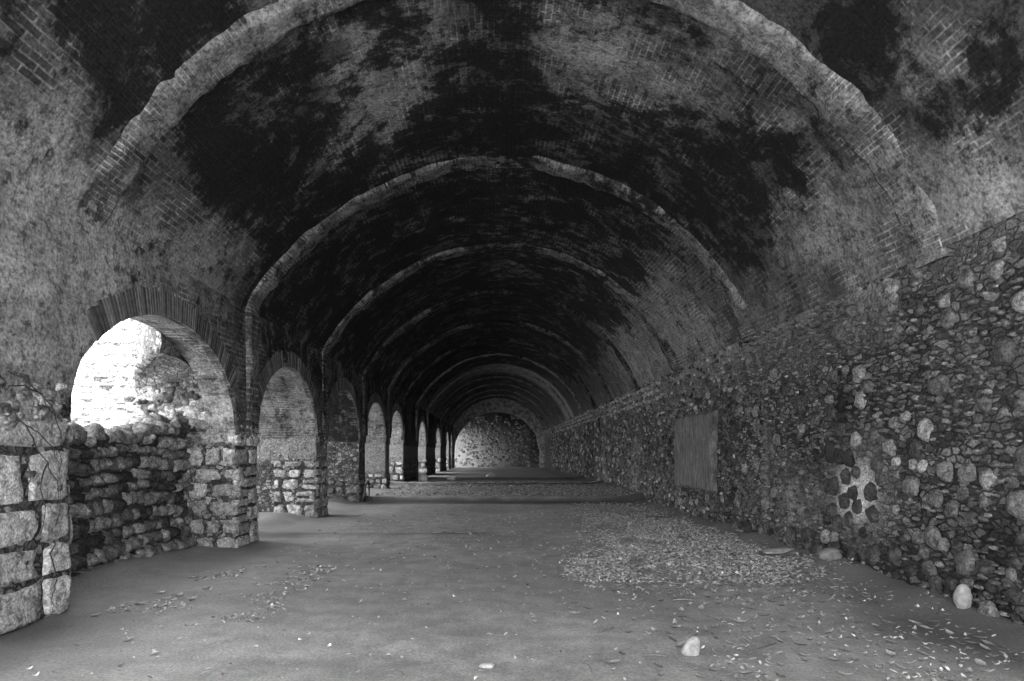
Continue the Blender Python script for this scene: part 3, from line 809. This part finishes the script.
# ------------------------------------------------------------------ twigs and dried creeper
def tube(mb, pts, r0, r1, sides=6):
    pts = [Vector(p) for p in pts]; n = len(pts); rings = []
    for i, p in enumerate(pts):
        t = (pts[min(i+1, n-1)]-pts[max(i-1, 0)]).normalized()
        a = t.cross(Vector((0, 0, 1)));  a = a.normalized() if a.length > 1e-3 else Vector((1, 0, 0))
        b = t.cross(a); r = r0+(r1-r0)*i/(n-1)
        rings.append([tuple(p+(a*math.cos(q)+b*math.sin(q))*r) for q in np.linspace(0, 2*PI, sides, endpoint=False)])
    v = [q for ring in rings for q in ring]; f = []
    for i in range(n-1):
        for j in range(sides):
            f.append((i*sides+j, i*sides+(j+1) % sides, (i+1)*sides+(j+1) % sides, (i+1)*sides+j))
    f += [tuple(range(sides))[::-1], tuple(range((n-1)*sides, n*sides))]
    mb.add(v, f)
def twig(px0, py0, px1, py1, r, label, bend=.02, fork=True):
    x0, y0 = at(px0, py0); x1, y1 = at(px1, py1); mb = MB(); pts = []
    bx, by = x0, y0
    for i in range(8):
        t = i/7; x, y = x0+(x1-x0)*t, y0+(y1-y0)*t
        x += bend*math.sin(t*PI); y += bend*.6*math.sin(t*5)
        pts.append((x-bx, y-by, floor_z(x, y)-floor_z(bx, by)+r*1.1+.01*math.sin(t*PI)))
    tube(mb, pts, r, r*.5)
    if fork:
        p = Vector(pts[4]); tube(mb, [p, p+Vector((.04, .05, .006)), p+Vector((.06, .11, .0))], r*.6, r*.3)
    o = mb.build('twig', M_TWIG); o.location = (bx, by, floor_z(bx, by)); tag(o, label, 'twig')
twig(597, 634, 615, 629, .006, 'short thin twig on the bare floor right of centre')
twig(584, 663, 592, 671, .008, 'stubby dark stick near the bottom edge of the floor', .005, False)
twig(672, 601, 695, 602, .016, 'dark thick stick lying just below the leaf drift', .01, False)
twig(747, 655, 775, 643, .007, 'pale bent twig among the lower right leaves', .03)
twig(640, 655, 690, 662, .005, 'long thin curved stem beside the pale block stone', .05)
twig(380, 671, 405, 674, .006, 'thin curled stem near the bottom left of centre', .04, False)
twig(430, 537, 485, 536, .022, 'long dark branch lying across the middle of the floor', .05, False)
twig(415, 547, 425, 547, .018, 'short dark stick in front of the long dark branch', .01, False)
twig(780, 588, 812, 585, .010, 'slender stick across the leaves near the right wall', .05)

def on_wall(px, py, off=.03):
    d = (XL+.06)*F/(px-497.)
    return Vector((XL+.06+off, d, EYE+(452.-py)*d/F))
mb = MB()
stems = [[(2, 372), (18, 378), (34, 392), (46, 410), (58, 420), (70, 424)], [(2, 385), (20, 386), (36, 394), (50, 412), (56, 440), (55, 470), (57, 500), (50, 540)],
         [(6, 410), (20, 425), (30, 445), (42, 462), (52, 480), (54, 510)], [(22, 425), (34, 432), (48, 448), (58, 470)], [(30, 445), (22, 460), (26, 480), (18, 500)], [(42, 462), (36, 490), (40, 515), (34, 545)]]
base = on_wall(50, 540); base.z = 0; CR = []; stems.append([(50, 540), (46, 553), (49, 566), (53, 580), (47, 594), (50, 605), (46, 619)])
for st_ in stems:
    pts = []
    for a, b in zip(st_[:-1], st_[1:]):
        for t in (0, .33, .66):
            pts.append(on_wall(a[0]+(b[0]-a[0])*t+rnd.uniform(-1, 1), a[1]+(b[1]-a[1])*t+rnd.uniform(-1, 1), rnd.uniform(.03, .06))-base)
    CR.append(pts)
root = bpy.data.objects.new('dried_creeper', None); COL.objects.link(root); root.location = base
for pts in CR:
    mb = MB(); tube(mb, pts, .008, .003, 5); mb.build('stem', M_VINE, parent=root)
tag(root, 'dark leafless creeper stems clinging to the nearest left pier', 'vine')
mb = MB()
pts = []
for t in np.linspace(0, 1, 12):
    a = PI*t
    pts.append((XL+.18+.05*math.sin(a), 21.75+.45*math.cos(a)*-1, .03+.62*math.sin(a)))
b0 = Vector((XL+.2, 21.75, 0))
tube(mb, [Vector(p)-b0 for p in pts], .035, .02)
o = mb.build('curved_branch', M_VINE); o.location = b0
tag(o, 'dark curved branch arching in front of the fourth left pier', 'branch')

# the drift itself, lying around the single stones, sticks and leaves
bpy.context.view_layer.update()
KEEP = {}
def keep_clear():
    for o in list(COL.objects):
        if o.get('kind') or o.type != 'MESH' or o.name.startswith(('dried', 'rubble')): continue
        r = max(o.dimensions.x, o.dimensions.y)*.5+.04
        if o.name.startswith('twig'):
            pts_ = [(o.location.x+v.co.x, o.location.y+v.co.y, .075) for v in o.data.vertices][::2]
        else: pts_ = [(o.location.x, o.location.y, r)]
        for (x, y, r) in pts_:
            for a in range(int((x-r)//.3), int((x+r)//.3)+1):
                for b in range(int((y-r)//.3), int((y+r)//.3)+1): KEEP.setdefault((a, b), []).append((x, y, r))
keep_clear()
def blocked(x, y):
    return any((x-a)**2+(y-b)**2 < r*r for a, b, r in KEEP.get((int(x//.3), int(y//.3)), ()))
# the largest leaves close by are single leaves
protos = []
for k in range(6):
    mb = MB(); L = .075+.012*k
    v, f = leaf_arrays(L, L*(.4+.05*(k % 3)), .12+.05*(k % 4), .1+.07*(k % 3))
    v[:, 2] -= v[:, 2].min()
    mb.add(v, f, tone=[.34, .28, .22, .31, .17, .25][k]); protos.append(mb)
pm = [None]*6; LP = []; cnt = 0; tries = 0
while cnt < 230 and tries < 20000:
    tries += 1
    x, y = rnd.uniform(.6, 4.4), rnd.uniform(4.85, 8.2)
    if abs(x/y) > .72 or rnd.random() > .08+drift(x, y): continue
    if any((x-a)**2+(y-b)**2 < .0144 for a, b in LP): continue
    if blocked(x, y): continue
    LP.append((x, y))
    k = rnd.randrange(6)
    if pm[k] is None: o = protos[k].build('dry_leaf', M_LEAF); pm[k] = o
    else: o = pm[k].copy(); COL.objects.link(o)
    o.location = (x, y, floor_z(x, y)+.004); o.rotation_euler = (rnd.uniform(-.2, .2), rnd.uniform(-.2, .2), rnd.uniform(0, 6.3))
    tag(o, 'single curled dry leaf lying on the dirt at the lower right', 'leaf', 'single dry leaves at the lower right')
    cnt += 1

bpy.context.view_layer.update(); KEEP.clear(); keep_clear()
mb = MB(); nl = 0
bpy.context.view_layer.update()
while nl < 38000:
    u = rnd.random()
    if u < .82:
        x, y = rnd.uniform(.9, 4.6), (4.6+17.5*rnd.random()**1.3 if rnd.random() < .45 else rnd.triangular(6.2, 18, 10.5))
        if rnd.random() > drift(x, y): continue
    elif u < .95:
        x, y = rnd.uniform(-4, 4.5), rnd.uniform(22.1, 31)
        if rnd.random() > .35+.65*sstep(-3, 2, x): continue
    elif u < .98:
        x, y = rnd.uniform(-3.9, -2.2), rnd.uniform(6.2, 9.5)
        if fbm(x*1.5, y*1.5, 9.) < .12: continue
    else:
        x, y = rnd.uniform(-3.5, 4.3), rnd.uniform(4.8, 20)
    if blocked(x, y): continue
    k = 1.0 if y < 20 else 1.5
    L = rnd.uniform(.026, .058)*k*(1+.35*sstep(7.5, 9, y))
    v, f = leaf_arrays(L, L*rnd.uniform(.35, .65), rnd.uniform(-.1, .35), rnd.uniform(0, .4))
    tl = rnd.uniform(-.4, .4); v[:, 2] += v[:, 0]*tl
    v = rotz(v, rnd.uniform(0, 6.3)); v += np.array((x, y, floor_z(x, y)+.008-v[:, 2].min()*.6))
    mb.add(v, f, tone=rnd.choice([rnd.uniform(.1, .3), rnd.uniform(.3, .5), rnd.uniform(.45, .7)]))
    nl += 1
tag(mb.build('leaf_litter', M_LEAF), 'drift of small dry pale leaves along the foot of the right wall', 'leaves', None, 'stuff')

# ------------------------------------------------------------------ light: sun and sky through the arches
w = bpy.data.worlds.new('sky'); SC.world = w; w.use_nodes = True
nt = w.node_tree; bg = nt.nodes['Background']
tc = nt.nodes.new('ShaderNodeTexCoord'); sp = nt.nodes.new('ShaderNodeSeparateXYZ'); nt.links.new(tc.outputs['Generated'], sp.inputs[0])
rp = nt.nodes.new('ShaderNodeValToRGB'); nt.links.new(sp.outputs['Z'], rp.inputs[0])
rp.color_ramp.elements[0].color = (.95, .95, .95, 1); rp.color_ramp.elements[1].color = (.6, .6, .6, 1)
nt.links.new(rp.outputs[0], bg.inputs['Color']); bg.inputs['Strength'].default_value = 5.0
sun = bpy.data.lights.new('sun', 'SUN'); sun.energy = 16; sun.angle = math.radians(.6)
so = bpy.data.objects.new('sun', sun); COL.objects.link(so)
so.rotation_euler = Vector((.17, -.55, .80)).to_track_quat('Z', 'Y').to_euler()
OPEN.append((69.0, 72.4))  # opening added in the left wall to light the end wall
for k, o in enumerate(OPEN):     # portals only guide sky sampling
    a = bpy.data.lights.new('sky_portal', 'AREA'); a.shape = 'RECTANGLE'; a.size = 3.4; a.size_y = o[1]-o[0]
    a.cycles.is_portal = True
    ob = bpy.data.objects.new('sky_portal', a); COL.objects.link(ob)
    ob.location = (XB-.05, (o[0]+o[1])/2, 1.7)
    ob.rotation_euler = (0, -PI/2, 0)
a = bpy.data.lights.new('sky_portal', 'AREA'); a.shape = 'RECTANGLE'; a.size = 10; a.size_y = 7.2; a.cycles.is_portal = True
ob = bpy.data.objects.new('sky_portal', a); COL.objects.link(ob); ob.location = (0, Y0, 3.5); ob.rotation_euler = (PI/2, 0, 0)

# ------------------------------------------------------------------ camera
cd = bpy.data.cameras.new('camera'); cam = bpy.data.objects.new('camera', cd); COL.objects.link(cam)
cd.sensor_width = 36; cd.lens = 24.0
cam.location = (0, 0, EYE); cam.rotation_euler = (PI/2, 0, 0)
cd.shift_x = 15/1024; cd.shift_y = 111.5/1024
cd.clip_end = 300
SC.camera = cam
SC.view_settings.view_transform = 'Standard'; SC.view_settings.look = 'None'
SC.view_settings.exposure = 1.2; SC.view_settings.gamma = 1.0; SC.view_settings.use_curve_mapping = False
SC.cycles.max_bounces = 10; SC.cycles.diffuse_bounces = 8
